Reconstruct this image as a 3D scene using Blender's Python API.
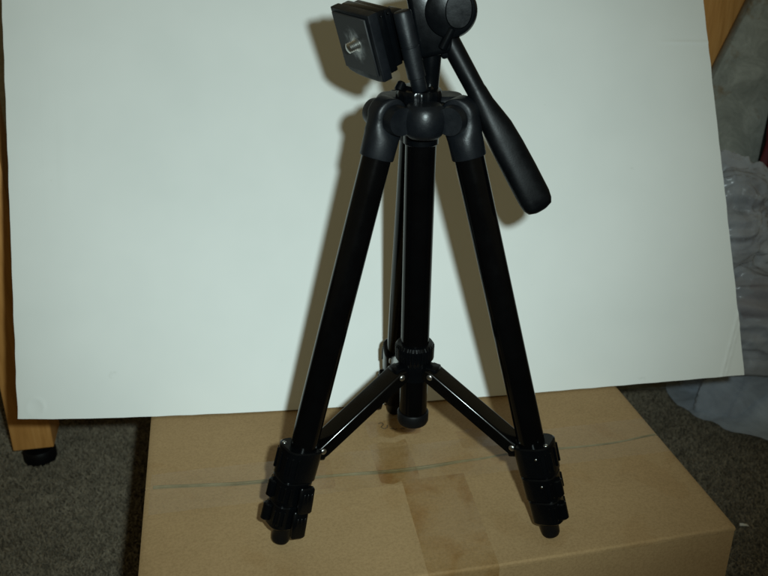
import bpy, bmesh, math, random
import numpy as np
from mathutils import Vector, Matrix, noise

# ------------------------------------------------------------------ reset
for o in list(bpy.data.objects):
    bpy.data.objects.remove(o, do_unlink=True)
scene = bpy.context.scene
COL = scene.collection
random.seed(7)
rad = math.radians

# ------------------------------------------------------------------ camera
BOX_H = 0.22                                   # height of the carton's top above the carpet
cam_d = bpy.data.cameras.new('camera')
cam = bpy.data.objects.new('camera', cam_d)
COL.objects.link(cam)
cam.location = (0, 0, 0.64)
cam.rotation_euler = (rad(90 - 24.5), 0, 0)
cam_d.sensor_width = 36
cam_d.lens = 36 * 870 / 768
cam_d.clip_start = 0.01
cam_d.clip_end = 60
cam_d.dof.use_dof = True
cam_d.dof.focus_distance = 0.60
cam_d.dof.aperture_fstop = 16
scene.camera = cam

# ------------------------------------------------------------------ room light (dim, warm) and the camera's flash
world = bpy.data.worlds.new('World')
scene.world = world
world.use_nodes = True
bg = world.node_tree.nodes['Background']
bg.inputs['Color'].default_value = (1.0, 0.85, 0.47, 1)
bg.inputs['Strength'].default_value = 0.142

fl_d = bpy.data.lights.new('flash', 'SPOT')
fl_d.energy = 21
fl_d.color = (0.80, 0.985, 0.985)
fl_d.shadow_soft_size = 0.009
fl_d.spot_size = rad(81)
fl_d.spot_blend = 1.0
fl = bpy.data.objects.new('flash', fl_d)
fl.location = (0.046, 0.0, 0.668)
fl.rotation_euler = (rad(90 - 18.5), 0, rad(8))
COL.objects.link(fl)

scene.view_settings.view_transform = 'Standard'
scene.view_settings.look = 'None'
scene.view_settings.exposure = 0
scene.view_settings.gamma = 1

# ------------------------------------------------------------------ material helpers
def new_mat(name):
    m = bpy.data.materials.new(name)
    m.use_nodes = True
    nt = m.node_tree
    b = nt.nodes['Principled BSDF']
    return m, nt, b

def N(nt, t, **kw):
    n = nt.nodes.new(t)
    for k, v in kw.items():
        if k in n.inputs:
            n.inputs[k].default_value = v
        else:
            setattr(n, k, v)
    return n

def L(nt, a, b):
    nt.links.new(a, b)

def ramp(nt, fac, stops):
    r = nt.nodes.new('ShaderNodeValToRGB')
    el = r.color_ramp.elements
    while len(el) < len(stops):
        el.new(0.5)
    for e, (p, c) in zip(el, stops):
        e.position = p
        e.color = (*c, 1) if len(c) == 3 else c
    L(nt, fac, r.inputs['Fac'])
    return r

def noise_tex(nt, vec, scale, detail=4, rough=0.6, dist=0.0):
    n = N(nt, 'ShaderNodeTexNoise', Scale=scale, Detail=detail, Roughness=rough, Distortion=dist)
    L(nt, vec, n.inputs['Vector'])
    return n

def plastic(name, col, rough, bump=0.12, bscale=900, spec=0.5):
    """moulded plastic: fine pebble, dusty patches that change the gloss"""
    m, nt, b = new_mat(name)
    tc = N(nt, 'ShaderNodeTexCoord')
    n1 = noise_tex(nt, tc.outputs['Object'], bscale, 2)
    n2 = noise_tex(nt, tc.outputs['Object'], 55, 5, 0.65)
    r = ramp(nt, n2.outputs['Fac'], [(0.35, (rough * 0.8,) * 3), (0.75, (min(1, rough * 1.35),) * 3)])
    L(nt, r.outputs['Color'], b.inputs['Roughness'])
    c = ramp(nt, n2.outputs['Fac'], [(0.3, col), (0.85, tuple(min(1, x * 1.4 + 0.0004) for x in col))])
    L(nt, c.outputs['Color'], b.inputs['Base Color'])
    bp = N(nt, 'ShaderNodeBump', Strength=bump, Distance=0.0004)
    L(nt, n1.outputs['Fac'], bp.inputs['Height'])
    L(nt, bp.outputs['Normal'], b.inputs['Normal'])
    b.inputs['Specular IOR Level'].default_value = spec
    return m

M = {}
M['plastic'] = plastic('black_plastic', (0.0020, 0.0027, 0.0038), 0.45, 0.16, spec=0.24)
M['plastic_dark'] = plastic('dark_plastic', (0.0010, 0.0013, 0.0017), 0.23, 0.04, spec=0.15)
M['tube'] = plastic('gloss_black_tube', (0.0008, 0.0008, 0.0009), 0.15, 0.01, 300, spec=0.14)
M['brace'] = plastic('black_painted_steel', (0.0009, 0.0009, 0.0009), 0.17, 0.02, 500, spec=0.30)
M['grip'] = plastic('matte_black_grip', (0.0010, 0.0012, 0.0015), 0.38, 0.10, 900, spec=0.11)
M['rubber'] = plastic('black_rubber', (0.0028, 0.0028, 0.0031), 0.45, 0.08, 700, spec=0.12)

m, nt, b = new_mat('steel')
b.inputs['Metallic'].default_value = 1
tc = N(nt, 'ShaderNodeTexCoord')
n1 = noise_tex(nt, tc.outputs['Object'], 700, 3)
r = ramp(nt, n1.outputs['Fac'], [(0.3, (0.30, 0.30, 0.29)), (0.7, (0.50, 0.50, 0.49))])
L(nt, r.outputs['Color'], b.inputs['Base Color'])
b.inputs['Roughness'].default_value = 0.33
M['steel'] = m
M['bright_steel'] = m.copy(); M['bright_steel'].name = 'bright_steel'
M['bright_steel'].node_tree.nodes['Principled BSDF'].inputs['Roughness'].default_value = 0.30
for e_ in [n for n in M['bright_steel'].node_tree.nodes if n.type == 'VALTORGB'][0].color_ramp.elements: e_.color = (0.55, 0.55, 0.53, 1)

# rubber pad of the camera plate, scuffed pale round the screw
m, nt, b = new_mat('scuffed_pad')
tc = N(nt, 'ShaderNodeTexCoord')
sp = N(nt, 'ShaderNodeVectorMath', operation='LENGTH')
L(nt, tc.outputs['Object'], sp.inputs[0])
n1 = noise_tex(nt, tc.outputs['Object'], 120, 5, 0.7, 0.6)
mr = N(nt, 'ShaderNodeMapRange')
mr.inputs['From Min'].default_value = 0.020
mr.inputs['From Max'].default_value = 0.004
L(nt, sp.outputs['Value'], mr.inputs['Value'])
mu = N(nt, 'ShaderNodeMath', operation='MULTIPLY')
L(nt, mr.outputs['Result'], mu.inputs[0]); L(nt, n1.outputs['Fac'], mu.inputs[1])
r = ramp(nt, mu.outputs['Value'], [(0.27, (0.006, 0.0065, 0.007)), (0.36, (0.03, 0.032, 0.032)), (0.50, (0.15, 0.155, 0.15))])
L(nt, r.outputs['Color'], b.inputs['Base Color'])
b.inputs['Roughness'].default_value = 0.6
M['pad'] = m

# white card
m, nt, b = new_mat('white_card')
tc = N(nt, 'ShaderNodeTexCoord')
n1 = noise_tex(nt, tc.outputs['Object'], 6, 4, 0.6)
n2 = noise_tex(nt, tc.outputs['Object'], 420, 3, 0.6)
n3 = noise_tex(nt, tc.outputs['Object'], 38, 6, 0.7)
r = ramp(nt, n1.outputs['Fac'], [(0.3, (0.655, 0.68, 0.66)), (0.7, (0.715, 0.735, 0.715))])
spk = ramp(nt, n3.outputs['Fac'], [(0.20, (0.80, 0.80, 0.78)), (0.31, (1, 1, 1))])
mx = N(nt, 'ShaderNodeMix', data_type='RGBA', blend_type='MULTIPLY')
mx.inputs[0].default_value = 1
L(nt, r.outputs['Color'], mx.inputs[6]); L(nt, spk.outputs['Color'], mx.inputs[7])
L(nt, mx.outputs[2], b.inputs['Base Color'])
b.inputs['Roughness'].default_value = 0.55
b.inputs['Specular IOR Level'].default_value = 0.3
bp = N(nt, 'ShaderNodeBump', Strength=0.10, Distance=0.0004)
L(nt, n2.outputs['Fac'], bp.inputs['Height']); L(nt, bp.outputs['Normal'], b.inputs['Normal'])
M['card'] = m
m, nt, b = new_mat('card_edge')
tc = N(nt, 'ShaderNodeTexCoord')
n1 = noise_tex(nt, tc.outputs['Object'], 90, 4)
r = ramp(nt, n1.outputs['Fac'], [(0.35, (0.30, 0.29, 0.27)), (0.7, (0.52, 0.52, 0.50))])
L(nt, r.outputs['Color'], b.inputs['Base Color'])
b.inputs['Roughness'].default_value = 0.8
M['card_edge'] = m

# corrugated cardboard
def cardboard(name, stains):
    m, nt, b = new_mat(name)
    tc = N(nt, 'ShaderNodeTexCoord')
    mp = N(nt, 'ShaderNodeMapping')
    mp.inputs['Scale'].default_value = (1, 7, 1)
    L(nt, tc.outputs['Object'], mp.inputs['Vector'])
    flute = noise_tex(nt, mp.outputs['Vector'], 26, 3, 0.5)        # faint ribs of the flutes
    fib = noise_tex(nt, tc.outputs['Object'], 520, 4, 0.7)
    big = noise_tex(nt, tc.outputs['Object'], 7, 5, 0.6)
    c = ramp(nt, big.outputs['Fac'], [(0.3, (0.300, 0.196, 0.093)), (0.7, (0.355, 0.237, 0.117))])
    f = ramp(nt, fib.outputs['Fac'], [(0.25, (0.78, 0.76, 0.72)), (0.55, (1.0, 1.0, 1.0)), (0.8, (1.13, 1.13, 1.12))])
    mx = N(nt, 'ShaderNodeMix', data_type='RGBA', blend_type='MULTIPLY'); mx.inputs[0].default_value = 1
    L(nt, c.outputs['Color'], mx.inputs[6]); L(nt, f.outputs['Color'], mx.inputs[7])
    f2 = ramp(nt, flute.outputs['Fac'], [(0.3, (0.975, 0.975, 0.97)), (0.7, (1.015, 1.015, 1.015))])
    mx2 = N(nt, 'ShaderNodeMix', data_type='RGBA', blend_type='MULTIPLY'); mx2.inputs[0].default_value = 1
    L(nt, mx.outputs[2], mx2.inputs[6]); L(nt, f2.outputs['Color'], mx2.inputs[7])
    out = mx2.outputs[2]
    if stains:                                                      # blotchy brown stains where glue soaked in
        st = noise_tex(nt, tc.outputs['Object'], 19, 3, 0.5, 0.4)
        sr = ramp(nt, st.outputs['Fac'], [(0.57, (1, 1, 1)), (0.63, (0.86, 0.78, 0.66))])
        mx3 = N(nt, 'ShaderNodeMix', data_type='RGBA', blend_type='MULTIPLY'); mx3.inputs[0].default_value = 0.35
        L(nt, out, mx3.inputs[6]); L(nt, sr.outputs['Color'], mx3.inputs[7])
        out = mx3.outputs[2]
    L(nt, out, b.inputs['Base Color'])
    b.inputs['Roughness'].default_value = 0.78
    b.inputs['Specular IOR Level'].default_value = 0.25
    ad = N(nt, 'ShaderNodeMath', operation='MULTIPLY_ADD')
    ad.inputs[1].default_value = 0.15
    L(nt, flute.outputs['Fac'], ad.inputs[0]); L(nt, fib.outputs['Fac'], ad.inputs[2])
    bp = N(nt, 'ShaderNodeBump', Strength=0.25, Distance=0.0006)
    L(nt, ad.outputs['Value'], bp.inputs['Height']); L(nt, bp.outputs['Normal'], b.inputs['Normal'])
    return m
M['cardboard'] = cardboard('cardboard', False)
M['cardboard_top'] = cardboard('cardboard_top', True)

# clear packing tape, yellowed
for tname, st_ in (('tape', [(0.56, (0.985, 0.97, 0.935)), (0.66, (0.955, 0.915, 0.85))]), ('tape_front', [(0.45, (0.975, 0.95, 0.90)), (0.53, (0.945, 0.90, 0.82)), (0.62, (0.88, 0.79, 0.66))])):
    m, nt, b = new_mat('packing_' + tname)
    tc = N(nt, 'ShaderNodeTexCoord')
    n1 = noise_tex(nt, tc.outputs['Object'], 24, 4, 0.6, 0.5)
    r = ramp(nt, n1.outputs['Fac'], [(0.50, (0.80, 0.70, 0.55)), (0.60, (0.62, 0.47, 0.30))])
    L(nt, r.outputs['Color'], b.inputs['Base Color'])
    b.inputs['Roughness'].default_value = 0.25
    tr = N(nt, 'ShaderNodeBsdfTransparent')
    tr.inputs['Color'].default_value = (0.93, 0.88, 0.80, 1)
    n2 = noise_tex(nt, tc.outputs['Object'], 60, 3, 0.6)
    bp = N(nt, 'ShaderNodeBump', Strength=0.35, Distance=0.001)
    L(nt, n2.outputs['Fac'], bp.inputs['Height'])
    gl = N(nt, 'ShaderNodeBsdfGlossy', Roughness=0.22)
    L(nt, bp.outputs['Normal'], gl.inputs['Normal'])
    rt = ramp(nt, n1.outputs['Fac'], st_)
    L(nt, rt.outputs['Color'], tr.inputs['Color'])
    mxs = N(nt, 'ShaderNodeMixShader'); mxs.inputs[0].default_value = 0.06
    L(nt, tr.outputs[0], mxs.inputs[1]); L(nt, gl.outputs[0], mxs.inputs[2])
    nt.nodes.remove(b)
    L(nt, mxs.outputs[0], nt.nodes['Material Output'].inputs['Surface'])
    M[tname] = m

m, nt, b = new_mat('seam_tape')
tc = N(nt, 'ShaderNodeTexCoord')
n1 = noise_tex(nt, tc.outputs['Object'], 70, 4, 0.6)
r = ramp(nt, n1.outputs['Fac'], [(0.3, (0.150, 0.122, 0.060)), (0.7, (0.235, 0.200, 0.115))])
L(nt, r.outputs['Color'], b.inputs['Base Color'])
b.inputs['Roughness'].default_value = 0.7
b.inputs['Specular IOR Level'].default_value = 0.12
M['seam'] = m

m, nt, b = new_mat('ink')
tc = N(nt, 'ShaderNodeTexCoord')
n1 = noise_tex(nt, tc.outputs['Object'], 800, 2)
r = ramp(nt, n1.outputs['Fac'], [(0.3, (0.02, 0.018, 0.014)), (0.7, (0.07, 0.055, 0.035))])
L(nt, r.outputs['Color'], b.inputs['Base Color'])
b.inputs['Roughness'].default_value = 0.7
M['ink'] = m

# desk wood
m, nt, b = new_mat('beech_veneer')
tc = N(nt, 'ShaderNodeTexCoord')
mp = N(nt, 'ShaderNodeMapping'); mp.inputs['Scale'].default_value = (22, 22, 1.6)
L(nt, tc.outputs['Object'], mp.inputs['Vector'])
n1 = noise_tex(nt, mp.outputs['Vector'], 6, 6, 0.6, 0.8)
r = ramp(nt, n1.outputs['Fac'], [(0.3, (0.45, 0.205, 0.052)), (0.55, (0.58, 0.28, 0.078)), (0.75, (0.66, 0.35, 0.115))])
L(nt, r.outputs['Color'], b.inputs['Base Color'])
b.inputs['Roughness'].default_value = 0.45
bp = N(nt, 'ShaderNodeBump', Strength=0.1, Distance=0.0005)
L(nt, n1.outputs['Fac'], bp.inputs['Height']); L(nt, bp.outputs['Normal'], b.inputs['Normal'])
M['wood'] = m

# carpet
def carpet_mat(name, k):
    m, nt, b = new_mat(name)
    tc = N(nt, 'ShaderNodeTexCoord')
    n1 = noise_tex(nt, tc.outputs['Object'], 330, 4, 0.75)
    n2 = noise_tex(nt, tc.outputs['Object'], 9, 4, 0.6)
    n3 = noise_tex(nt, tc.outputs['Object'], 55, 3, 0.6)
    c = ramp(nt, n1.outputs['Fac'], [(0.28, (0.112 * k, 0.094 * k, 0.066 * k)), (0.5, (0.150 * k, 0.129 * k, 0.094 * k)), (0.72, (0.200 * k, 0.176 * k, 0.133 * k))])
    d = ramp(nt, n2.outputs['Fac'], [(0.3, (0.82, 0.82, 0.80)), (0.7, (1.1, 1.1, 1.1))])
    e = ramp(nt, n3.outputs['Fac'], [(0.3, (0.8, 0.8, 0.8)), (0.7, (1.12, 1.12, 1.12))])
    mx = N(nt, 'ShaderNodeMix', data_type='RGBA', blend_type='MULTIPLY'); mx.inputs[0].default_value = 1
    L(nt, c.outputs['Color'], mx.inputs[6]); L(nt, d.outputs['Color'], mx.inputs[7])
    mx2 = N(nt, 'ShaderNodeMix', data_type='RGBA', blend_type='MULTIPLY'); mx2.inputs[0].default_value = 1
    L(nt, mx.outputs[2], mx2.inputs[6]); L(nt, e.outputs['Color'], mx2.inputs[7])
    L(nt, mx2.outputs[2], b.inputs['Base Color'])
    b.inputs['Roughness'].default_value = 0.95
    b.inputs['Specular IOR Level'].default_value = 0.1
    bp = N(nt, 'ShaderNodeBump', Strength=0.9, Distance=0.004)
    L(nt, n1.outputs['Fac'], bp.inputs['Height']); L(nt, bp.outputs['Normal'], b.inputs['Normal'])
    return m
M['carpet'] = carpet_mat('carpet', 1.45)
M['pile'] = carpet_mat('carpet_pile', 1.8)

# thin plastic film of the bags
def film(name, col, opaque, rough=0.28):
    m, nt, b = new_mat(name)
    tc = N(nt, 'ShaderNodeTexCoord')
    n1 = noise_tex(nt, tc.outputs['Object'], 14, 4, 0.6, 1.2)
    n2 = noise_tex(nt, tc.outputs['Object'], 26, 2, 0.5, 1.5)
    r = ramp(nt, n1.outputs['Fac'], [(0.3, tuple(x * 0.75 for x in col)), (0.7, tuple(x * 1.2 for x in col))])
    L(nt, r.outputs['Color'], b.inputs['Base Color'])
    b.inputs['Roughness'].default_value = rough
    bp = N(nt, 'ShaderNodeBump', Strength=0.35, Distance=0.006)
    L(nt, n2.outputs['Fac'], bp.inputs['Height']); L(nt, bp.outputs['Normal'], b.inputs['Normal'])
    tr = N(nt, 'ShaderNodeBsdfTransparent')
    mxs = N(nt, 'ShaderNodeMixShader'); mxs.inputs[0].default_value = opaque
    L(nt, tr.outputs[0], mxs.inputs[1]); L(nt, b.outputs[0], mxs.inputs[2])
    L(nt, mxs.outputs[0], nt.nodes['Material Output'].inputs['Surface'])
    return m
M['film_blue'] = film('blue_grey_film', (0.42, 0.47, 0.54), 0.62)
M['film_thin'] = film('thin_blue_film', (0.48, 0.55, 0.64), 0.60, 0.25)
M['film_grey'] = film('grey_film', (0.40, 0.42, 0.455), 0.52, 0.24)

m, nt, b = new_mat('mottled_stone_grey')
tc = N(nt, 'ShaderNodeTexCoord')
n1 = noise_tex(nt, tc.outputs['Object'], 30, 6, 0.7, 0.8)
n2 = noise_tex(nt, tc.outputs['Object'], 22, 4, 0.65, 0.3)
c = ramp(nt, n1.outputs['Fac'], [(0.3, (0.15, 0.16, 0.14)), (0.5, (0.235, 0.245, 0.215)), (0.7, (0.34, 0.35, 0.31))])
s = ramp(nt, n2.outputs['Fac'], [(0.56, (0, 0, 0)), (0.68, (1, 1, 1))])
mx = N(nt, 'ShaderNodeMix', data_type='RGBA')
L(nt, s.outputs['Color'], mx.inputs[0]); L(nt, c.outputs['Color'], mx.inputs[6])
mx.inputs[7].default_value = (0.16, 0.115, 0.06, 1)
L(nt, mx.outputs[2], b.inputs['Base Color'])
b.inputs['Roughness'].default_value = 0.5
M['slab'] = m
M['slab_edge'] = plastic('slab_edging', (0.012, 0.012, 0.013), 0.5)
M['red'] = plastic('red_cloth', (0.075, 0.004, 0.006), 0.8, 0.4, 300)

# ------------------------------------------------------------------ mesh helpers
I4 = Matrix.Identity(4)

def obj(name, bm, mat, parent=None, smooth=40, mesh=None):
    """links a bmesh (or shared mesh data) as ONE object"""
    if mesh is None:
        bmesh.ops.recalc_face_normals(bm, faces=bm.faces)
        mesh = bpy.data.meshes.new(name)
        bm.to_mesh(mesh)
        bm.free()
        mats = mat if isinstance(mat, (list, tuple)) else [mat]
        for mm in mats:
            mesh.materials.append(mm)
        if smooth:
            for p in mesh.polygons:
                p.use_smooth = True
            mesh.set_sharp_from_angle(angle=rad(smooth))
    o = bpy.data.objects.new(name, mesh)
    COL.objects.link(o)
    if parent is not None:
        o.parent = parent
    return o

def empty(name, loc, rot=(0, 0, 0)):
    o = bpy.data.objects.new(name, None)
    o.empty_display_size = 0.03
    o.location = loc
    o.rotation_euler = rot
    COL.objects.link(o)
    return o

def tag(o, label=None, cat=None, group=None, kind=None):
    if label: o['label'] = label
    if cat: o['category'] = cat
    if group: o['group'] = group
    if kind: o['kind'] = kind
    return o

def frame_z(p, z, xhint=(1, 0, 0)):
    """matrix with origin p and local Z along z"""
    z = Vector(z).normalized(); x = Vector(xhint)
    x = (x - x.dot(z) * z)
    if x.length < 1e-6:
        x = Vector((0, 1, 0)) - Vector((0, 1, 0)).dot(z) * z
    x.normalize(); y = z.cross(x)
    m = Matrix((x, y, z)).transposed().to_4x4()
    m.translation = Vector(p)
    return m

def loft(bm, rings, cap=True):
    """rings: list of lists of co-ordinates, joined side by side"""
    vs = [[bm.verts.new(p) for p in r] for r in rings]
    n = len(vs[0])
    for a, b_ in zip(vs[:-1], vs[1:]):
        for i in range(n):
            bm.faces.new((a[i], a[(i + 1) % n], b_[(i + 1) % n], b_[i]))
    if cap:
        bm.faces.new(vs[0][::-1]); bm.faces.new(vs[-1])
    return vs

def lathe(bm, prof, mat=I4, seg=40, ripple=None):
    """prof: list of (r, z[, rippled])"""
    rings = []
    for q in prof:
        r, z = q[0], q[1]
        ring = []
        for i in range(seg):
            a = 2 * math.pi * i / seg
            rr = r
            if ripple and len(q) > 2:
                rr += ripple[0] * (1 if math.sin(a * ripple[1]) > 0 else -1) * 0.5
            ring.append(mat @ Vector((rr * math.cos(a), rr * math.sin(a), z)))
        rings.append(ring)
    loft(bm, rings)

def cyl(bm, p0, p1, r0, r1=None, bev=0.0006, seg=32):
    r1 = r0 if r1 is None else r1
    d = Vector(p1) - Vector(p0); h = d.length
    lathe(bm, [(max(1e-5, r0 - bev), 0), (r0, bev), (r1, h - bev), (max(1e-5, r1 - bev), h)], frame_z(p0, d), seg)

def sring(hx, hy, z, cx=0, cy=0, e=2.0, seg=32):
    """superellipse section"""
    out = []
    for i in range(seg):
        a = 2 * math.pi * i / seg
        c, s = math.cos(a), math.sin(a)
        out.append(Vector((cx + hx * math.copysign(abs(c) ** (2 / e), c), cy + hy * math.copysign(abs(s) ** (2 / e), s), z)))
    return out

def sloft(bm, secs, mat=I4, seg=32):
    """secs: (hx, hy, z, cx, cy, e)"""
    loft(bm, [[mat @ v for v in sring(*s, seg=seg)] for s in secs])

def rbox(bm, c, size, mat=I4, bev=0.001, seg=2):
    r = bmesh.ops.create_cube(bm, size=1)
    vs = r['verts']
    for v in vs:
        v.co = Vector((v.co.x * size[0] + c[0], v.co.y * size[1] + c[1], v.co.z * size[2] + c[2]))
    es = list({e for v in vs for e in v.link_edges})
    if bev:
        res = bmesh.ops.bevel(bm, geom=es, offset=bev, segments=seg, profile=0.5, affect='EDGES')
        vs = list({v for f in res['faces'] for v in f.verts} | {v for v in vs if v.is_valid})
    bmesh.ops.transform(bm, matrix=mat, verts=vs)

def dome(bm, p, d, r, h=None, seg=20):
    """rivet head"""
    h = r * 0.55 if h is None else h
    lathe(bm, [(r, -0.0005), (r, h * 0.35), (r * 0.82, h * 0.75), (r * 0.45, h), (r * 0.02, h * 1.02)], frame_z(p, d), seg)

def NB():
    return bmesh.new()

# ------------------------------------------------------------------ setting: carpet
bm = NB()
bmesh.ops.create_grid(bm, x_segments=40, y_segments=40, size=16.0)
floor = obj('floor', bm, M['carpet'])
floor.location = (0, 1.2, 0)
tag(floor, kind='structure')

rng = np.random.default_rng(3)
def pile(n, x0, x1, y0, y1, name, label, parent=None):
    """short twisted yarn tufts: two crossed bent blades each"""
    px = rng.uniform(x0, x1, n); py = rng.uniform(y0, y1, n)
    h = rng.uniform(0.0032, 0.0052, n); w = rng.uniform(0.0006, 0.0011, n)
    a = rng.uniform(0, math.pi, n)
    lx = rng.normal(0, 0.0026, n); ly = rng.normal(0, 0.0026, n)
    cx, sx = np.cos(a) * w, np.sin(a) * w
    V = np.zeros((n, 6, 3))
    for k, (t, s) in enumerate(((0, 1), (0.6, 1.1), (1.0, 0.55))):
        bx = px + lx * t * t; by = py + ly * t * t
        V[:, 2 * k, 0] = bx - cx * s; V[:, 2 * k, 1] = by - sx * s; V[:, 2 * k, 2] = h * t
        V[:, 2 * k + 1, 0] = bx + cx * s; V[:, 2 * k + 1, 1] = by + sx * s; V[:, 2 * k + 1, 2] = h * t
    F = []
    base = np.arange(n) * 6
    q1 = np.stack([base, base + 1, base + 3, base + 2], 1)
    q2 = np.stack([base + 2, base + 3, base + 5, base + 4], 1)
    faces = np.concatenate([q1, q2])
    me = bpy.data.meshes.new(name)
    me.vertices.add(n * 6); me.vertices.foreach_set('co', V.reshape(-1))
    me.loops.add(faces.size); me.loops.foreach_set('vertex_index', faces.reshape(-1).astype(np.int32))
    me.polygons.add(len(faces))
    me.polygons.foreach_set('loop_start', (np.arange(len(faces)) * 4).astype(np.int32))
    me.update(calc_edges=True)
    me.materials.append(M['pile'])
    o = bpy.data.objects.new(name, me); COL.objects.link(o)
    tag(o, label, 'carpet', kind='stuff')
    return o
pile(130000, -0.62, -0.10, 0.42, 1.05, 'carpet_pile', 'grey brown carpet pile left of the cardboard box')
pile(110000, 0.20, 0.66, 0.50, 1.12, 'carpet_pile', 'grey brown carpet pile right of the cardboard box')

# ------------------------------------------------------------------ cardboard box
YAW = rad(11.2)
BW, BD = 0.424, 0.248
box = empty('cardboard_box', (0.2562, 0.504, 0), (0, 0, YAW))      # origin: front right corner on the carpet; x<0 to the left, y>0 to the back
tag(box, 'brown cardboard box lying on carpet under the tripod, top taped shut', 'box')
TH = 0.004
def wall_panel(name, p0, p1, z0, z1, inward, nx, nz, belly=0.0):
    """a slightly bowed corrugated wall, outer skin from p0 to p1"""
    bm = NB()
    p0, p1 = Vector((*p0, 0)), Vector((*p1, 0))
    inn = Vector((*inward, 0))
    def pt(i, j, off):
        u, v = i / nx, j / nz
        p = p0.lerp(p1, u); z = z0 + (z1 - z0) * v
        bow = 0.0028 * math.sin(math.pi * u) * math.sin(math.pi * v) - 0.0007 * noise.noise(Vector((u * 6, v * 4, p0.x * 9)))*math.sin(math.pi*v)
        bow += belly * math.sin(math.pi * u) * v
        return p - inn * bow + inn * off + Vector((0, 0, z))
    out = [[bm.verts.new(pt(i, j, 0)) for j in range(nz + 1)] for i in range(nx + 1)]
    inr = [[bm.verts.new(pt(i, j, TH)) for j in range(nz + 1)] for i in range(nx + 1)]
    for i in range(nx):
        for j in range(nz):
            bm.faces.new((out[i][j], out[i + 1][j], out[i + 1][j + 1], out[i][j + 1]))
            bm.faces.new((inr[i][j], inr[i][j + 1], inr[i + 1][j + 1], inr[i + 1][j]))
    for i in range(nx):
        bm.faces.new((out[i][0], inr[i][0], inr[i + 1][0], out[i + 1][0]))
        bm.faces.new((out[i][nz], out[i + 1][nz], inr[i + 1][nz], inr[i][nz]))
    for j in range(nz):
        bm.faces.new((out[0][j], out[0][j + 1], inr[0][j + 1], inr[0][j]))
        bm.faces.new((out[nx][j], inr[nx][j], inr[nx][j + 1], out[nx][j + 1]))
    return obj(name, bm, M['cardboard'], box)
zt = BOX_H - 0.0045
wall_panel('front_panel', (-BW + .0006, 0), (-.0006, 0), 0.001, zt, (0, 1), 24, 8, 0.0048)
wall_panel('back_panel', (-BW + .0006, BD), (-.0006, BD), 0.001, zt, (0, -1), 24, 8)
wall_panel('side_panel', (0, 0.0046), (0, BD - 0.0046), 0.001, zt, (-1, 0), 12, 8)
wall_panel('side_panel', (-BW, 0.0046), (-BW, BD - 0.0046), 0.001, zt, (1, 0), 12, 8)

SEAM = 0.1205
def seam_y(x):
    """the joint between the flaps wanders: the flaps were cut and closed unevenly"""
    tr = [(-0.43, 0.1290), (-0.335, 0.1198), (-0.29, 0.1168), (-0.22, 0.1125), (-0.165, 0.1155), (-0.13, 0.1175), (-0.05, 0.1155), (0.01, 0.1212)]
    for (xa, ya), (xb, yb) in zip(tr[:-1], tr[1:]):
        if xa <= x <= xb:
            t = (x - xa) / (xb - xa); t = t * t * (3 - 2 * t)
            return ya + (yb - ya) * t
    return SEAM
def flap(y0, y1, fold_y, fold_x=True):
    """top flap; rolls over softly at its folded edge"""
    bm = NB()
    nx, ny = 60, 24
    def top(u, v):
        x = -BW + BW * u
        belly = 0.0048 * math.sin(math.pi * u) if fold_y == 0 else 0        # the front wall bellies out
        ya = y0 - belly if y0 == fold_y else seam_y(x) + 0.0011
        yb = y1 if y1 == fold_y else seam_y(x) - 0.0011
        y = ya + (yb - ya) * v
        d = abs(y - (ya if y0 == fold_y else yb)); e = min(-x, x + BW)
        z = BOX_H
        R = 0.0018
        if d < R: z -= R - math.sqrt(max(0, R * R - (R - d) ** 2))
        if e < 0.0025: z -= (0.0025 - e) * 0.5
        wob = 0.00035 * noise.noise(Vector((x * 40, fold_y * 7, 0)))
        yy = y + (wob if d < 1e-6 else 0)
        z -= 0.0004 * (0.5 + 0.5 * noise.noise(Vector((x * 14, y * 14, 2.0))))
        return x, yy, z
    us = sorted(set([i / nx for i in range(nx + 1)] + [0.002, 0.006, 0.994, 0.998]))
    vs_ = [i / ny for i in range(ny + 1)]
    ex = [0.002, 0.006, 0.011, 0.016]
    vs_ = sorted(set(vs_ + (ex if fold_y == y0 else [1 - t for t in ex])))
    T, Bt = [], []
    for u in us:
        rt_, rb_ = [], []
        for v in vs_:
            x, y, z = top(u, v)
            rt_.append(bm.verts.new((x, y, z))); rb_.append(bm.verts.new((x, y, min(z - 0.0002, BOX_H - TH - 0.0002))))
        T.append(rt_); Bt.append(rb_)
    nu, nv = len(us) - 1, len(vs_) - 1
    for i in range(nu):
        for j in range(nv):
            bm.faces.new((T[i][j], T[i + 1][j], T[i + 1][j + 1], T[i][j + 1]))
            bm.faces.new((Bt[i][j], Bt[i][j + 1], Bt[i + 1][j + 1], Bt[i + 1][j]))
    for i in range(nu):
        bm.faces.new((T[i][0], Bt[i][0], Bt[i + 1][0], T[i + 1][0]))
        bm.faces.new((T[i][nv], T[i + 1][nv], Bt[i + 1][nv], Bt[i][nv]))
    for j in range(nv):
        bm.faces.new((T[0][j], T[0][j + 1], Bt[0][j + 1], Bt[0][j]))
        bm.faces.new((T[nu][j], Bt[nu][j], Bt[nu][j + 1], T[nu][j + 1]))
    return obj('top_flap', bm, M['cardboard_top'], box)
flap(0, SEAM - 0.0011, 0)
flap(SEAM + 0.0011, BD, BD)

# the bottom board that closes the carton
bm = NB(); rbox(bm, (-BW / 2, BD / 2, 0.003), (BW - 0.010, BD - 0.010, 0.003), bev=0)
obj('bottom_flap', bm, M['cardboard'], box, smooth=0)

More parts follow.
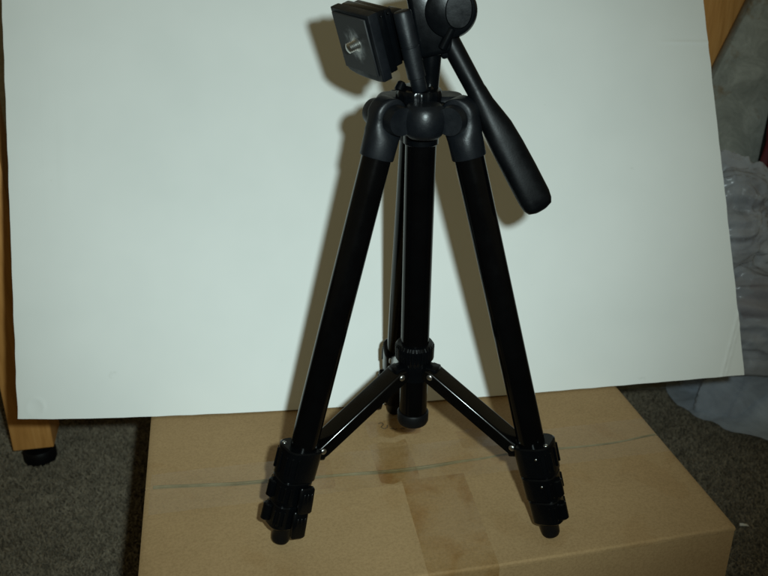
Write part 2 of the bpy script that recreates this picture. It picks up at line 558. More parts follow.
def sheet(name, xs, ys, zf, mat, jag=0.0):
    bm = NB()
    g = [[bm.verts.new((x + (jag * noise.noise(Vector((x * 60, y * 60, 1))) if j in (0, len(ys) - 1) else 0),
                        y + (jag * noise.noise(Vector((x * 70, y * 50, 5))) if i in (0, len(xs) - 1) or j in (0, len(ys) - 1) else 0), zf(x, y)))
          for j, y in enumerate(ys)] for i, x in enumerate(xs)]
    for i in range(len(xs) - 1):
        for j in range(len(ys) - 1):
            bm.faces.new((g[i][j], g[i + 1][j], g[i + 1][j + 1], g[i][j + 1]))
    return obj(name, bm, mat, box)
lin = lambda a, b_, n: [a + (b_ - a) * i / n for i in range(n + 1)]
# grey gap filler: the crumpled tape sunk into the joint between the two flaps
bm = NB()
rings = []
for i in range(121):
    x = -BW + 0.006 + (BW - 0.008) * i / 120
    w = (0.0021 if x < -0.2 else 0.0021 - 0.0012 * min(1, (x + 0.2) / 0.12)) + 0.0009 * noise.noise(Vector((x * 16, 3, 0)))
    y = seam_y(x) + 0.0006 * noise.noise(Vector((x * 34, 0, 2)))
    rings.append([Vector((x, y - w, BOX_H + 0.00005)), Vector((x, y - w * .5, BOX_H + 0.00035)), Vector((x, y, BOX_H - 0.0002)), Vector((x, y + w * .5, BOX_H + 0.0004)), Vector((x, y + w, BOX_H + 0.00005)), Vector((x, y, BOX_H - 0.003))])
loft(bm, rings)
obj('tape_crease', bm, M['seam'], box)
# torn, browned remnants of older tape; last patch paints shade round the squiggle under the column
for q, (x0, x1, y0, y1) in enumerate(((-0.244, -0.212, 0.099, 0.152), (-0.300, -0.279, 0.100, 0.138), (-0.168, -0.130, 0.131, 0.158), (-0.242, -0.196, 0.161, 0.186))):
    sheet('tape_and_shade_patch', lin(x0, x1, 14), lin(y0, y1, 14), lambda x, y: BOX_H + 0.0003 + 0.00008 * noise.noise(Vector((x * 80, y * 80, q))), M['tape_front'], 0.0045)
# long strip of clear tape over the joint, short strip folded over the front edge
sheet('tape_strip', lin(-BW + 0.004, -0.002, 60), lin(SEAM - 0.026, SEAM + 0.024, 10),
      lambda x, y: BOX_H + 0.0007 + 0.0003 * noise.noise(Vector((x * 30, y * 60, 0))), M['tape'], 0.0006)
bm = NB()
prof = [(0.098, BOX_H + 0.0013), (0.06, BOX_H + 0.0013), (0.03, BOX_H + 0.0013), (0.000, BOX_H + 0.0012), (-0.0042, BOX_H + 0.0007), (-0.0059, BOX_H - 0.0014), (-0.0062, BOX_H - 0.006), (-0.0072, BOX_H - 0.03), (-0.0074, BOX_H - 0.06)]
cols = lin(-0.2315, -0.1815, 8)
g = [[bm.verts.new((x + 0.0005 * noise.noise(Vector((x * 40, y * 50, z * 40))) + (-0.004 * (y / .098) if y > 0 else 0) * -1, y, z + 0.0003 * noise.noise(Vector((x * 50, y * 50, 3))))) for (y, z) in prof] for x in cols]
for i in range(len(cols) - 1):
    for j in range(len(prof) - 1):
        bm.faces.new((g[i][j], g[i + 1][j], g[i + 1][j + 1], g[i][j + 1]))
obj('tape_strip', bm, M['tape_front'], box)
# pen squiggle near the rear foot
def pen(points, w=0.0004):
    bm = NB()
    pts = [Vector((x, y, BOX_H + 0.0002)) for x, y in points]
    rings = []
    for i, p in enumerate(pts):
        t = (pts[min(i + 1, len(pts) - 1)] - pts[max(i - 1, 0)]).normalized()
        s = Vector((-t.y, t.x, 0)) * w
        rings.append([p - s, p - s * .5 + Vector((0, 0, .0002)), p + s * .5 + Vector((0, 0, .0002)), p + s])
    loft(bm, rings)
    return obj('pen_mark', bm, M['ink'], box)
cxm, cym = -0.224, 0.176
pen([(cxm - 0.006, cym + 0.006), (cxm - 0.003, cym + 0.0066), (cxm - 0.002, cym + 0.004), (cxm - 0.005, cym + 0.0), (cxm - 0.003, cym - 0.003), (cxm, cym - 0.002), (cxm + .001, cym + .002)])
pen([(cxm + 0.002, cym - 0.004), (cxm + 0.005, cym - 0.0035), (cxm + 0.006, cym - 0.006), (cxm + 0.008, cym - 0.005)])
pen([(cxm + 0.011, cym - 0.006), (cxm + 0.013, cym - 0.0045), (cxm + 0.0145, cym - 0.007)])

# a torn white scrap lying on the carpet at the box corner
bm = NB()
q = [(0, 0), (0.006, -0.0012), (0.0105, 0.0006), (0.009, 0.0030), (0.004, 0.0022), (0.001, 0.0034)]
a_ = [bm.verts.new((x, y, 0.0062 + 0.0012 * math.sin(x * 400))) for x, y in q]
c_ = [bm.verts.new((x, y, 0.0067 + 0.0012 * math.sin(x * 400))) for x, y in q]
bm.faces.new(a_[::-1]); bm.faces.new(c_)
for i in range(6): bm.faces.new((a_[i], a_[(i + 1) % 6], c_[(i + 1) % 6], c_[i]))
scrap = obj('paper_scrap', bm, M['card'], smooth=0)
scrap.location = (0.3905, 0.7610, 0)
tag(scrap, 'tiny torn white scrap on the carpet beside the box corner', 'paper')

# ------------------------------------------------------------------ white board leaning behind the tripod
B1 = Vector((-0.3197, 0.6436, BOX_H + 0.0012)); B2 = Vector((0.3439, 0.7194, BOX_H + 0.0012))
UPV = Vector((-0.0755, 0.4922, 0.8672)); E_ = B2 - B1
NRM = E_.normalized().cross(UPV).normalized()                       # towards the camera
bm = NB()
HT = 0.51
US = sorted(set([round(i / 110, 5) for i in range(111)] + [round(0.0016 * i / 0.668, 5) for i in range(28)] + [round(1 - 0.0016 * i / 0.668, 5) for i in range(44)]))
VS = sorted(set([round(i / 84, 5) for i in range(85)] + [round(0.0016 * i / HT, 5) for i in range(52)] + [round((0.318 + 0.0014 * i) / HT, 5) for i in range(14)]))
nx, ny = len(US) - 1, len(VS) - 1
def bpt(i, j, back):
    u, v = US[i], VS[j]
    p = B1 + E_ * u + UPV * (HT * v)
    p.y -= 0.0130 * math.sin(math.pi * u ** 0.75) * (1 - v) ** 2.0        # card belly pushed forward where it stands on the box
    bow = 0.004 * math.sin(math.pi * u) * v + 0.0015 * noise.noise(Vector((u * 2.2, v * 1.8, 4)))*min(1, v*6)
    X, Y = u * 0.668, v * HT
    # dented lower left corner: a pressed ring
    rr = math.hypot(X - 0.016, Y - 0.010)
    bow += 0.00045 * math.exp(-((rr - 0.0075) / 0.0018) ** 2) * (0.4 + 0.6 * max(0, math.sin(math.atan2(Y - 0.010, X - 0.016) + 0.6)))
    bow -= 0.0003 * math.exp(-(rr / 0.005) ** 2)
    # crease across the lower right corner, the corner itself bent back
    d = ((0.668 - X) * 0.98 + (Y) * 0.40) - 0.0235
    if X > 0.6 and Y < 0.09:
        if d < 0: bow += 0.07 * d
        bow += 0.0006 * math.exp(-(d / 0.0012) ** 2) + 0.0004 * math.exp(-((d + 0.004) / 0.001) ** 2)
    # kink running in from the right edge
    if X > 0.615: bow += 0.0006 * math.exp(-((Y - 0.327 - 0.02 * (0.668 - X)) / 0.0016) ** 2) * min(1, (X - 0.615) / 0.02)
    # soft vertical fold near the upper left edge
    if Y > 0.2: bow += 0.0004 * math.exp(-((X - 0.046 + 0.02 * (Y - .35)) / 0.0016) ** 2)
    q = p + NRM * (bow - (0.0026 if back else 0))
    if i in (0, nx): q += E_.normalized() * 0.0007 * noise.noise(Vector((v * 26, i, 0)))
    if j == 0: q += UPV * 0.0006 * abs(noise.noise(Vector((u * 22, 0, 3))))
    return q
# finer columns near both lower corners come from the even grid being dense enough
Fv = [[bm.verts.new(bpt(i, j, False)) for j in range(ny + 1)] for i in range(nx + 1)]
Bv = [[bm.verts.new(bpt(i, j, True)) for j in range(ny + 1)] for i in range(nx + 1)]
for i in range(nx):
    for j in range(ny):
        bm.faces.new((Fv[i][j], Fv[i + 1][j], Fv[i + 1][j + 1], Fv[i][j + 1]))
        bm.faces.new((Bv[i][j], Bv[i][j + 1], Bv[i + 1][j + 1], Bv[i + 1][j]))
side = []
for i in range(nx):
    side.append(bm.faces.new((Fv[i][0], Bv[i][0], Bv[i + 1][0], Fv[i + 1][0])))
    side.append(bm.faces.new((Fv[i][ny], Fv[i + 1][ny], Bv[i + 1][ny], Bv[i][ny])))
for j in range(ny):
    side.append(bm.faces.new((Fv[0][j], Fv[0][j + 1], Bv[0][j + 1], Bv[0][j])))
    side.append(bm.faces.new((Fv[nx][j], Bv[nx][j], Bv[nx][j + 1], Fv[nx][j + 1])))
for f_ in side: f_.material_index = 1
board = obj('backdrop_board', bm, [M['card'], M['card_edge']], smooth=35)
tag(board, 'large white card board leaning back behind the tripod, lower right corner creased', 'board')

# ------------------------------------------------------------------ desk behind
desk = empty('desk', (-0.428, 0.900, 0), (0, 0, YAW))
tag(desk, 'orange brown wooden desk with legs showing at both sides behind the white board', 'desk')
def desk_leg(x, y, w, d):
    bm = NB(); rbox(bm, (x, y, 0.327), (w, d, 0.60), bev=0.0015)
    lg = obj('leg', bm, M['wood'], desk)
    bm = NB()
    lathe(bm, [(0.013, 0.0), (0.0185, 0.001), (0.0195, 0.004), (0.0195, 0.015), (0.0175, 0.0185), (0.008, 0.0195), (0.008, 0.0275), (0.0075, 0.0276)],
          Matrix.Translation((x + 0.002, y - 0.008, 0)), 36)
    obj('foot', bm, M['rubber'], lg)
desk_leg(0.0, 0.0, 0.047, 0.05)
desk_leg(0.885, 0.100, 0.130, 0.05)
bm = NB(); rbox(bm, (0.450, 0.030, 0.588), (0.84, 0.02, 0.07), bev=0.001)
obj('rail', bm, M['wood'], desk)
bm = NB(); rbox(bm, (0.455, 0.266, 0.642), (1.04, 0.54, 0.028), bev=0.002)
obj('desktop', bm, M['wood'], desk)

# ------------------------------------------------------------------ mottled slab leaning on the right desk leg
sl = empty('leaning_panel', (0.50, 1.06, 0.0))
tag(sl, 'grey mottled panel with brown flecks leaning against the right desk leg', 'panel')
def prism(name, pts, y0, y1, mat, parent, lean=0.0):
    bm = NB()
    a = [bm.verts.new((x, y0 + lean * z, z)) for x, z in pts]
    c = [bm.verts.new((x, y1 + lean * z, z)) for x, z in pts]
    n = len(pts)
    bm.faces.new(a[::-1]); bm.faces.new(c)
    for i in range(n):
        bm.faces.new((a[i], a[(i + 1) % n], c[(i + 1) % n], c[i]))
    bmesh.ops.bevel(bm, geom=list(bm.edges), offset=0.0012, segments=1, affect='EDGES')
    return obj(name, bm, mat, parent)
prism('sheet', [(-0.26, 0.0), (-0.044, 0.008), (-0.0005, 0.58), (-0.031, 0.58)], -0.010, 0.010, M['slab'], sl, 0.10)
prism('edging', [(-0.0435, 0.006), (-0.036, 0.006), (0.0075, 0.58), (0.0, 0.58)], -0.013, 0.013, M['slab_edge'], sl, 0.10)

# ------------------------------------------------------------------ plastic bags
def bag(name, c, r, seed, mat, label, cat='bag', pleat=0.10, npl=9, soft=0.22, sub=6, zmin=0.004, neck=0.0, side=False):
    """slumped bag: soft lumps, long pleats that run up to the gathered top, a few sharp creases, flat where it rests"""
    bm = NB()
    bmesh.ops.create_icosphere(bm, subdivisions=sub, radius=1)
    so = Vector((seed * 3.1, seed * 1.7, seed))
    for v in bm.verts:
        d = v.co.normalized()
        g_ = Vector((d.z, d.y, d.x)) if side else d
        az = math.atan2(g_.y, g_.x); el = math.asin(max(-1, min(1, g_.z)))
        lump = soft * noise.noise(d * 1.5 + so)
        # pleats: stretched along the elevation, warped, with sharp crests
        wv = noise.noise(Vector((d.x * 1.2, d.y * 1.2, d.z * 0.8)) + so) * 1.3
        ph = Vector((math.cos(az) * npl * 0.32, math.sin(az) * npl * 0.32, el * 0.9 + wv)) + so
        n1 = noise.noise(ph); n2 = noise.noise(ph * 2.1 + so); n3 = noise.noise(ph * 4.3 - so)
        pl = pleat * ((1 - 2.4 * abs(n1)) * 0.62 + (1 - 2.4 * abs(n2)) * 0.30 + (1 - 2.4 * abs(n3)) * 0.13)
        s_ = 1 + lump + pl
        p = Vector((d.x * r[0], d.y * r[1], d.z * r[2])) * s_
        if neck and d.z > 0.3:
            k = (d.z - 0.3) / 0.7
            p.x *= 1 - neck * k; p.y *= 1 - neck * k; p.z *= 1 + 0.35 * neck * k
        p += Vector(c)
        if p.z < zmin + 0.02:
            p.z = max(zmin, zmin + 0.02 * math.exp((p.z - zmin - 0.02) / 0.02))
        v.co = p
    o_ = obj(name, bm, mat, None, smooth=80)
    tag(o_, label, cat)
    return o_
floor_bag = bag('plastic_bag', (0.610, 1.030, 0.030), (0.180, 0.100, 0.115), 2.3, M['film_blue'],
    'blue grey translucent plastic bag slumped flat on the carpet beside the box', pleat=0.24, npl=7, soft=0.18)
# loose mouth of the bag spread over the carpet: a wavy film, several overlapping folds
bm = NB()
NR, NA = 14, 120
rings = []
for j in range(NR):
    k = j / (NR - 1)
    ring = []
    for i in range(NA):
        a = 2 * math.pi * i / NA
        wob = 1 + 0.12 * noise.noise(Vector((math.cos(a) * 1.7, math.sin(a) * 1.7, 3.3))) + 0.045 * noise.noise(Vector((math.cos(a) * 6, math.sin(a) * 6, 1)))
        f_ = (0.55 + 0.45 * k) * wob
        x = 0.635 + 0.255 * f_ * math.cos(a); y = 1.040 + 0.155 * f_ * math.sin(a)
        z = 0.0065 + 0.052 * (1 - k) ** 1.4 + 0.016 * abs(noise.noise(Vector((math.cos(a) * 5, math.sin(a) * 5, k * 1.3)))) * (0.45 + 0.55 * (1 - k)) + (0.0035 * math.sin(k * math.pi * 2.5) if k > 0.5 else 0)
        ring.append(Vector((x, y, max(z, 0.0056))))
    rings.append(ring)
loft(bm, rings, cap=False)
obj('bag_mouth', bm, M['film_thin'], floor_bag, smooth=80)
bag('plastic_bag', (0.470, 0.972, 0.155), (0.105, 0.050, 0.074), 4.4, M['film_grey'],
    'crumpled grey plastic bag lying on the blue grey floor bag', pleat=0.30, npl=6, soft=0.22, zmin=0.085, side=True)
bag('plastic_bag', (0.408, 0.985, 0.280), (0.056, 0.042, 0.066), 7.1, M['film_grey'],
    'small crumpled grey plastic bag topmost of the pile, below the mottled panel', pleat=0.30, npl=6, soft=0.22, zmin=0.215, side=True)
bag('red_cloth', (0.596, 1.035, 0.270), (0.140, 0.020, 0.235), 8.2, M['red'],
    'dark red cloth bundle peeking out behind the grey plastic bag', 'cloth', pleat=0.10, npl=6, soft=0.15, sub=5, zmin=0.06)

# ------------------------------------------------------------------ tripod
tri = empty('tripod', (0.0205, 0.545, BOX_H + 0.0006), (0, rad(0.65), 0))
tag(tri, 'small black camera tripod with pan handle, head flipped sideways, standing on the box', 'tripod')
PIV_Z, PIV_R, FOOT_R = 0.294, 0.026, 0.1120
ANG = [rad(-147.5), rad(-27.0), rad(96.0)]
alpha = math.atan2(FOOT_R - PIV_R, PIV_Z)
LEN = math.hypot(FOOT_R - PIV_R, PIV_Z)

# centre column
bm = NB()
lathe(bm, [(0.0085, 0.068), (0.0100, 0.069), (0.0100, 0.300), (0.0085, 0.301)], seg=48)
column = obj('centre_column', bm, M['tube'], tri)
bm = NB()
lathe(bm, [(0.009, 0.0625), (0.0106, 0.0632), (0.0114, 0.065), (0.0115, 0.0715), (0.0108, 0.0725), (0.0102, 0.0726)], seg=48)
obj('end_cap', bm, M['rubber'], column)

# hub: three lobed blocks between the leg slots
bm = NB()
lathe(bm, [(0.0104, 0.2725), (0.0112, 0.2732), (0.0113, 0.279), (0.015, 0.281), (0.0165, 0.297), (0.014, 0.2995), (0.0104, 0.2996)], seg=48)
hub = obj('hub', bm, M['plastic_dark'], tri)
SLOT = 0.0078
for k in range(3):
    a0, a1 = ANG[k], ANG[(k + 1) % 3]
    if a1 < a0: a1 += 2 * math.pi
    bm = NB()
    for a, sgn in ((a0, 1), (a1, -1)):
        u = Vector((math.cos(a), math.sin(a), 0)); t = Vector((-math.sin(a), math.cos(a), 0)) * sgn
        c = u * (PIV_R - 0.0005) + t * SLOT + Vector((0, 0, PIV_Z - 0.001))
        rings = []
        for off, rr in ((0, 0.0082), (0.0009, 0.0092), (0.0045, 0.0092), (0.0085, 0.0086)):
            rings.append([c + t * off + u * (rr * math.cos(2 * math.pi * i / 36)) + Vector((0, 0, rr * math.sin(2 * math.pi * i / 36))) for i in range(36)])
        loft(bm, rings)
    lug = obj('lug_block', bm, M['plastic'], hub, smooth=32)
    am = (a0 + a1) / 2
    um = Vector((math.cos(am), math.sin(am), 0))
    bm = NB()
    pr = []
    for i in range(15):
        v = i / 14 * 2 - 1
        pr.append((0.0084 + 0.0048 * math.sqrt(max(0, 1 - (v * 0.97) ** 2)), PIV_Z - 0.0018 + v * 0.0102))
    pr = [(0.006, pr[0][1] - 0.0002)] + pr + [(0.006, pr[-1][1] + 0.0002)]
    lathe(bm, pr, Matrix.Translation(um * 0.0190), 44)
    obj('hub_boss', bm, M['plastic'], hub)

# one leg, in its own frame: origin at the hinge, local -Z runs down the leg, +X outward
def leg_matrix(a):
    r_ = Vector((math.cos(a), math.sin(a), 0)); zz = Vector((0, 0, 1))
    zl = -math.sin(alpha) * r_ + math.cos(alpha) * zz
    xl = math.cos(alpha) * r_ + math.sin(alpha) * zz
    yl = zl.cross(xl)
    m_ = Matrix((xl, yl, zl)).transposed().to_4x4()
    m_.translation = r_ * PIV_R + Vector((0, 0, PIV_Z))
    return m_

leg_parts = []
def LP(name, bm, mat, smooth=40):
    bmesh.ops.recalc_face_normals(bm, faces=bm.faces)
    me = bpy.data.meshes.new(name); bm.to_mesh(me); bm.free()
    me.materials.append(mat)
    for p in me.polygons: p.use_smooth = True
    me.set_sharp_from_angle(angle=rad(smooth))
    leg_parts.append((name, me))

# tube: rounded channel with a groove on the inner side
bm = NB()
def tube_ring(z, r):
    out = []
    for i in range(48):
        a = 2 * math.pi * i / 48
        rr = r
        dlt = abs(math.atan2(math.sin(a - math.pi), math.cos(a - math.pi)))
        if dlt < 0.36: rr = r * 0.80
        out.append(Vector((rr * math.cos(a), rr * math.sin(a), z)))
    return out
loft(bm, [tube_ring(-0.020, 0.0094), tube_ring(-0.24, 0.0094)])
LP('leg', bm, M['tube'])
# cap round the top of the tube, arched over the hinge
bm = NB()
secs = []
for i in range(9):
    t = i / 8
    z = 0.0112 * math.cos(t * math.pi / 2); w = 0.0112 * math.sin(t * math.pi / 2) + 0.0004
    secs.append((w, 0.0074, z, 0, 0, 5))
secs += [(0.0112, 0.0074, -0.003, 0, 0, 4), (0.0113, 0.0078, -0.007, 0, 0, 3), (0.01135, 0.0095, -0.0105, 0, 0, 2.5),
         (0.0110, 0.0108, -0.0140, 0, 0, 2.1), (0.0109, 0.0109, -0.0262, 0, 0, 2), (0.0106, 0.0106, -0.0268, 0, 0, 2), (0.0095, 0.0095, -0.0268, 0, 0, 2)]
sloft(bm, secs, seg=44)
LP('leg_cap', bm, M['plastic'], 50)
# three clamp housings, stepped
def housing(name, z0, z1, hx, hy, cx, cy, e=3.2):
    bm = NB()
    sloft(bm, [(hx * .93, hy * .93, z0, cx, cy, e), (hx, hy, z0 - 0.0009, cx, cy, e), (hx * 0.985, hy * .985, (z0 + z1) / 2, cx, cy, e),
               (hx * .97, hy * .97, z1 + 0.001, cx, cy, e), (hx * .90, hy * .90, z1, cx, cy, e)], seg=48)
    # moulded ribs round the outer half
    for k in range(7):
        a = rad(-72 + 24 * k)
        c_, s_ = math.cos(a), math.sin(a)
        x = cx + hx * math.copysign(abs(c_) ** (2 / e), c_); y = cy + hy * math.copysign(abs(s_) ** (2 / e), s_)
        rbox(bm, (x * 0.995, y * 0.995, (z0 + z1) / 2), (0.0016, 0.0016, abs(z0 - z1) * 0.62), bev=0.0004, seg=1)
    LP(name, bm, M['plastic_dark'], 35)
housing('leg_lock', -0.2290, -0.2525, 0.0138, 0.0122, 0.0018, 0.0)
housing('leg_lock', -0.2528, -0.2715, 0.0127, 0.0115, 0.0020, -0.0006)
housing('leg_lock', -0.2720, -0.2905, 0.0114, 0.0106, 0.0022, -0.0008)
# inner ear that carries the brace
bm = NB(); rbox(bm, (-0.0125, 0, -0.2335), (0.011, 0.0085, 0.013), bev=0.0014)
LP('brace_ear', bm, M['plastic_dark'])
# lever flaps on the two lower clamps
for z0, z1, yy in ((-0.2545, -0.2735, 0.0128), (-0.2735, -0.2935, 0.0122)):
    bm = NB()
    zc = (z0 + z1) / 2
    sloft(bm, [(0.0050, 0.0017, z0, -0.0025, yy, 4), (0.0057, 0.0022, z0 - 0.0012, -0.0025, yy + .0003, 4), (0.0057, 0.0024, zc, -0.003, yy + 0.0009, 4),
               (0.0055, 0.0021, z1 + 0.0012, -0.0035, yy + 0.0018, 4), (0.0048, 0.0015, z1, -0.0035, yy + 0.0019, 4)], seg=32)
    for k in range(3):
        rbox(bm, (-0.0058 + 0.0028 * k, yy + 0.0029, zc), (0.0011, 0.0012, 0.012), bev=0.0003, seg=1)
    LP('lock_lever', bm, M['plastic_dark'])
# hinge knuckles of the levers, outward
for zc, xx in ((-0.2625, 0.0142), (-0.2810, 0.0140)):
    bm = NB()
    cyl(bm, (xx, -0.004, zc + 0.0065), (xx, -0.004, zc - 0.0065), 0.0036, bev=0.0009, seg=24)
    LP('lever_hinge', bm, M['plastic_dark'])
bm = NB(); dome(bm, (0.0122, -0.0055, -0.2293), (0, 0, 1), 0.0017); LP('rivet', bm, M['steel'])
for z, y in ((-0.2365, -0.0119), (-0.2580, -0.0118)):
    bm = NB(); dome(bm, (0.006, y - .0004, z), (0, -1, 0), 0.0008, 0.0004); LP('screw', bm, M['steel'])
# rubber foot, rounded to stand upright on the box
bm = NB()
tl = Matrix.Rotation(0, 4, 'Y')
lathe(bm, [(0.004, -LEN + 0.0012), (0.0056, -LEN + 0.0018), (0.0064, -LEN + 0.0034), (0.0066, -LEN + 0.006), (0.0066, -LEN + 0.013), (0.0074, -LEN + 0.0140), (0.0074, -LEN + 0.0178), (0.005, -LEN + 0.0182)][::1], seg=36)
LP('rubber_foot', bm, M['rubber'])

legs = []
for k, a in enumerate(ANG):
    root = None
    for name, me in leg_parts:
        o = bpy.data.objects.new(name, me); COL.objects.link(o)
        if root is None:
            root = o; o.parent = tri; o.matrix_local = leg_matrix(a)
        else:
            o.parent = root
    legs.append(root)

# spider collar on the column
bm = NB()
lathe(bm, [(0.0106, 0.1015), (0.0120, 0.1020), (0.0122, 0.1140), (0.0126, 0.1165), (0.0134, 0.1175, 1), (0.0136, 0.1270, 1), (0.0124, 0.1292), (0.0104, 0.1296)],
      seg=144, ripple=(0.0007, 36))
collar = obj('brace_collar', bm, M['plastic_dark'], tri, smooth=30)
BR0, BZ0 = 0.0160, 0.1080
BR1, BZ1 = 0.0790, 0.0700
for a in ANG:
    u = Vector((math.cos(a), math.sin(a), 0)); t = Vector((-math.sin(a), math.cos(a), 0)); zz = Vector((0, 0, 1))
    bm = NB()
    mm = Matrix((u, t, zz)).transposed().to_4x4()
    rbox(bm, (0.0130, 0, 0.1085), (0.012, 0.0105, 0.0105), mm, 0.0014)
    obj('collar_lug', bm, M['plastic_dark'], collar)
    # brace: folded channel, web on top
    p0 = u * BR0 + zz * BZ0; p1 = u * BR1 + zz * BZ1
    d = (p1 - p0).normalized(); up = t.cross(d).normalized()
    if up.z < 0: up = -up
    ln = (p1 - p0).length
    bm = NB()
    W, H, T = 0.0080, 0.0092, 0.0009
    RB = 0.0020
    def arc(cx, cz, r, a0, a1, n=5): return [(cx + r * math.cos(rad(a0 + (a1 - a0) * i / n)), cz + r * math.sin(rad(a0 + (a1 - a0) * i / n))) for i in range(n + 1)]
    top, bot = H * .38, -H * .62
    sec = ([(-W, bot)] + arc(-W + RB, top - RB, RB, 180, 90) + arc(W - RB, top - RB, RB, 90, 0) + [(W, bot), (W - T, bot)]
           + arc(W - RB, top - RB, RB - T, 0, 90) + arc(-W + RB, top - RB, RB - T, 90, 180) + [(-W + T, bot)])
    rings = []
    for s, k in ((-0.0055, 0.55), (-0.0035, 0.85), (0.0, 1), (ln, 1), (ln + 0.0035, 0.85), (ln + 0.0055, 0.55)):
        rings.append([p0 + d * s + t * x + up * (z * k) for x, z in sec])
    loft(bm, rings)
    br = obj('brace', bm, M['brace'], tri, smooth=50)
    for p in (p0 - d * 0.0005, p1 + d * 0.0005):
        bm = NB()
        dome(bm, p - t * (W - 0.0002), -t, 0.0023)
        dome(bm, p + t * (W - 0.0002), t, 0.0023)
        obj('rivet', bm, M['steel'], br)

# ---- head
bm = NB()
lathe(bm, [(0.012, 0.2994), (0.0140, 0.3000), (0.0143, 0.3010, 1), (0.0143, 0.3062, 1), (0.0138, 0.3076), (0.0095, 0.3082), (0.0085, 0.3100), (0.006, 0.3102)], Matrix.Translation((-0.0022, 0, 0)), seg=120, ripple=(0.0004, 16))
pan = obj('pan_base', bm, M['plastic_dark'], tri, smooth=30)
bm = NB(); cyl(bm, (-0.0150, -0.003, 0.3065), (-0.0125, -0.001, 0.3120), 0.0032, 0.0028, 0.0008); obj('pan_lock', bm, M['plastic_dark'], pan)

ROLL = Matrix.Translation((0.004, 0, 0.335)) @ Matrix.Rotation(rad(-12.5), 4, 'Y') @ Matrix.Translation((-0.004, 0, -0.335))
ROLL_INV = ROLL.inverted()
bm = NB(); cyl(bm, (0.0045, 0.004, 0.307), (0.0055, 0.004, 0.340), 0.0058, 0.0066, 0.0006)
neck = obj('neck', bm, M['plastic_dark'], tri)
# main block, tilted
bm = NB()
rbox(bm, (0.0065, 0.006, 0.3490), (0.0235, 0.028, 0.042), ROLL, 0.0035, 3)
rbox(bm, (0.0135, 0.004, 0.3290), (0.009, 0.020, 0.008), ROLL, 0.0015, 2)
block = obj('tilt_block', bm, M['plastic_dark'], tri)
bm = NB(); dome(bm, (0.0100, -0.0088, 0.3455), (0, -1, 0), 0.0012, 0.0006); obj('screw', bm, M['steel'], block)
bm = NB(); rbox(bm, (0.0088, -0.0085, 0.3515), (0.0012, 0.0014, 0.010), ROLL, 0.0004, 1); obj('rib', bm, M['plastic'], block)
# tilt clamp: round housing whose axis faces the viewer, with a raised cover
bm = NB()
lathe(bm, [(0.0125, 0), (0.0148, 0.0008), (0.0159, 0.0028), (0.0159, 0.022), (0.0150, 0.0245), (0.012, 0.025)], frame_z((0.0148, -0.0105, 0.3550), (0.05, 1, 0)), 56)
clamp = obj('tilt_clamp', bm, M['plastic_dark'], tri)
bm = NB()
sloft(bm, [(0.0066, 0.0092, -0.0016, 0, 0, 2.2), (0.0074, 0.0100, -0.0016, 0, 0, 2.2), (0.0080, 0.0106, -0.0008, 0, 0, 2.2), (0.0082, 0.0108, 0.003, 0, 0, 2.2)], frame_z((0.0196, -0.0101, 0.3560), (0.05, 1, 0)), 40)
obj('clamp_cover', bm, M['plastic_dark'], clamp)
bm = NB()
dv = Vector((0.0118 - 0.0182, 0, 0.3285 - 0.3415)).normalized()
cyl(bm, Vector((0.0165, -0.0085, 0.3460)), Vector((0.0105, -0.0080, 0.3330)), 0.0030, 0.0028, 0.0008)
obj('clamp_rib', bm, M['plastic_dark'], clamp)

# pan handle
HB = Vector((0.0140, -0.0005, 0.3395)); HE = Vector((0.0758, -0.020, 0.2370))
hd = (HE - HB).normalized(); hl = (HE - HB).length
hm = frame_z(HB, hd, (0.85, 0.2, 0.5))
bm = NB()
cyl(bm, HB - hd * 0.004, HB + hd * 0.052, 0.0063, 0.0060, 0.0006)
stem = obj('pan_handle', bm, M['grip'], tri)
bm = NB()
gs = [(0.0056, 0.0056, 0.034, 0, 0, 2), (0.0064, 0.0062, 0.038, 0, 0, 2), (0.0068, 0.0064, 0.046, 0, 0, 2.1), (0.0084, 0.0066, 0.056, 0.0003, 0, 2.3), (0.0095, 0.0070, 0.064, 0.0006, 0, 2.4), (0.0102, 0.0072, 0.078, 0.0006, 0, 2.5),
      (0.0105, 0.0073, 0.095, 0.0004, 0, 2.6), (0.0104, 0.0072, hl - 0.008, 0.0002, 0, 2.7), (0.0097, 0.0068, hl - 0.003, 0, 0, 2.8), (0.0082, 0.0058, hl + 0.0000, 0, 0, 2.8), (0.0045, 0.0032, hl + 0.0016, 0, 0, 2.5), (0.001, 0.001, hl + 0.0019, 0, 0, 2.2)]
sloft(bm, gs, hm, 48)
grip = obj('grip', bm, M['grip'], stem, smooth=50)
for k in (-1, 1):      # moulded flutes along the grip
    bm = NB()
    rbox(bm, (k * 0.0028, -0.0069, (0.070 + hl) / 2), (0.0010, 0.0012, hl - 0.078), hm, 0.0004, 1)
    obj('grip_rib', bm, M['plastic'], grip)

# hinge barrel of the flipped platform
p0 = Vector((-0.0142, -0.0145, 0.3560)); p1 = Vector((-0.0020, -0.0120, 0.3085))
bd = (p1 - p0); bl = bd.length
bm = NB()
lathe(bm, [(0.0035, 0), (0.0050, 0.0005), (0.0055, 0.0016), (0.0056, bl * .42), (0.0052, bl * .425), (0.0052, bl * .44), (0.0056, bl * .445), (0.0056, bl * .82), (0.0048, bl * .83), (0.0048, bl * .97), (0.0042, bl)], frame_z(p0, bd), 40)
barrel = obj('hinge_barrel', bm, M['plastic'], tri)

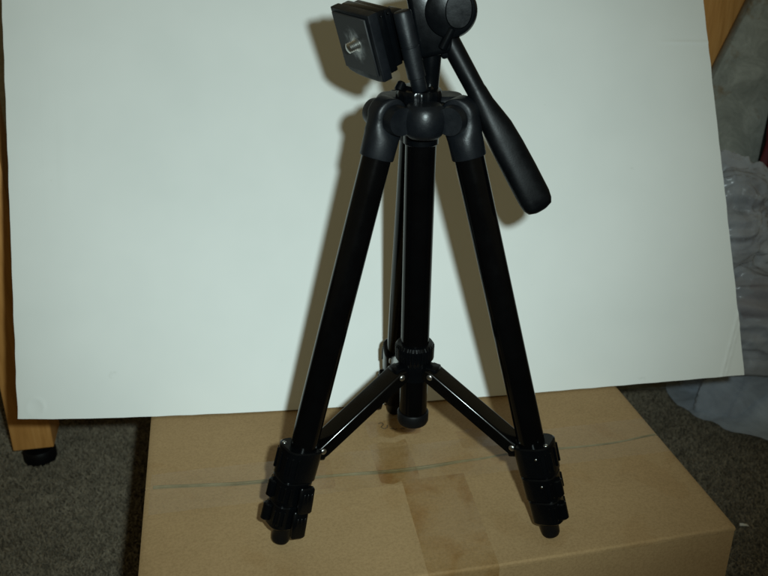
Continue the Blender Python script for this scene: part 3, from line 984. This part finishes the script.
# camera platform flipped on its side: frame X along the face, Y = outward normal, Z = up the face
psi = rad(57.5)
nrm = Vector((-math.sin(psi), -math.cos(psi), 0)); fx = Vector((-math.cos(psi), math.sin(psi), 0))
Rm = Matrix.Rotation(rad(-14.1), 3, 'Y') @ Matrix.Rotation(rad(11.5), 3, 'X')
nrm = Rm @ nrm; fx = Rm @ fx; fz = Rm @ Vector((0, 0, 1))
edge = Vector((-0.0292, -0.0180, 0.3338))
FC = edge + fx * 0.0212
pm = Matrix((fx, nrm, fz)).transposed().to_4x4(); pm.translation = FC
PW, PH = 0.0425, 0.0410
bm = NB()
W2, H2 = PW / 2, PH / 2
outl = [(-W2, H2), (W2, H2 * 0.98), (W2 - 0.0012, H2 * 0.4), (W2 - 0.0022, -H2 * 0.25), (W2 - 0.0018, -H2 * 0.50), (W2 + 0.0006, -H2 * 0.58), (W2 - 0.0004, -H2 * 0.86), (W2 - 0.0040, -H2 * 1.02), (W2 - 0.012, -H2 * 1.08), (0, -H2 * 1.10), (-W2 * .7, -H2 * 1.08), (-W2, -H2 * 1.03)]
va = [bm.verts.new((x, 0, z)) for x, z in outl]; vb = [bm.verts.new((x, -0.007, z)) for x, z in outl]
bm.faces.new(va); bm.faces.new(vb[::-1])
for i in range(len(outl)): bm.faces.new((va[i], vb[i], vb[(i + 1) % len(outl)], va[(i + 1) % len(outl)]))
bmesh.ops.recalc_face_normals(bm, faces=bm.faces)
bmesh.ops.bevel(bm, geom=[e for e in bm.edges if abs(e.verts[0].co.y - e.verts[1].co.y) < 1e-6], offset=0.0010, segments=3, profile=0.5, affect='EDGES')
plate = obj('camera_plate', bm, M['plastic'], tri); plate.matrix_local = pm
bm = NB(); rbox(bm, (0.0005, 0.0006, 0), (PW - 0.006, 0.0012, PH - 0.005), bev=0.0004, seg=1)
obj('pad', bm, M['pad'], plate)
bm = NB()
pr = [(0.0046, 0.0008), (0.0046, 0.0014)]
for i in range(5):
    z = 0.0016 + i * 0.0013
    pr += [(0.0021, z), (0.0032, z + 0.00065)]
pr += [(0.0020, 0.0082), (0.001, 0.0084)]
lathe(bm, pr, Matrix.Translation((-0.0025, 0, 0.0005)) @ Matrix.Rotation(rad(-90), 4, 'X'), 24)
obj('camera_screw', bm, M['bright_steel'], plate)
bm = NB()
rbox(bm, (0.001, -0.0105, 0), (PW - 0.003, 0.0065, PH - 0.002), bev=0.0012, seg=2)
rbox(bm, (0.001, -0.0165, 0), (PW - 0.007, 0.0060, PH - 0.005), bev=0.0012, seg=2)
for k in range(2):
    dome(bm, (-PW / 2 + 0.0012, -0.0098 - 0.005 * k, PH * .40), (-1, 0, 0), 0.0008, 0.0005)
plf = obj('platform', bm, M['plastic_dark'], tri); plf.matrix_local = pm
bm = NB(); rbox(bm, (-PW / 2 + 0.008, -0.0215, 0), (0.014, 0.008, PH - 0.010), bev=0.0015, seg=2)
arm = obj('platform_arm', bm, M['plastic_dark'], plf)
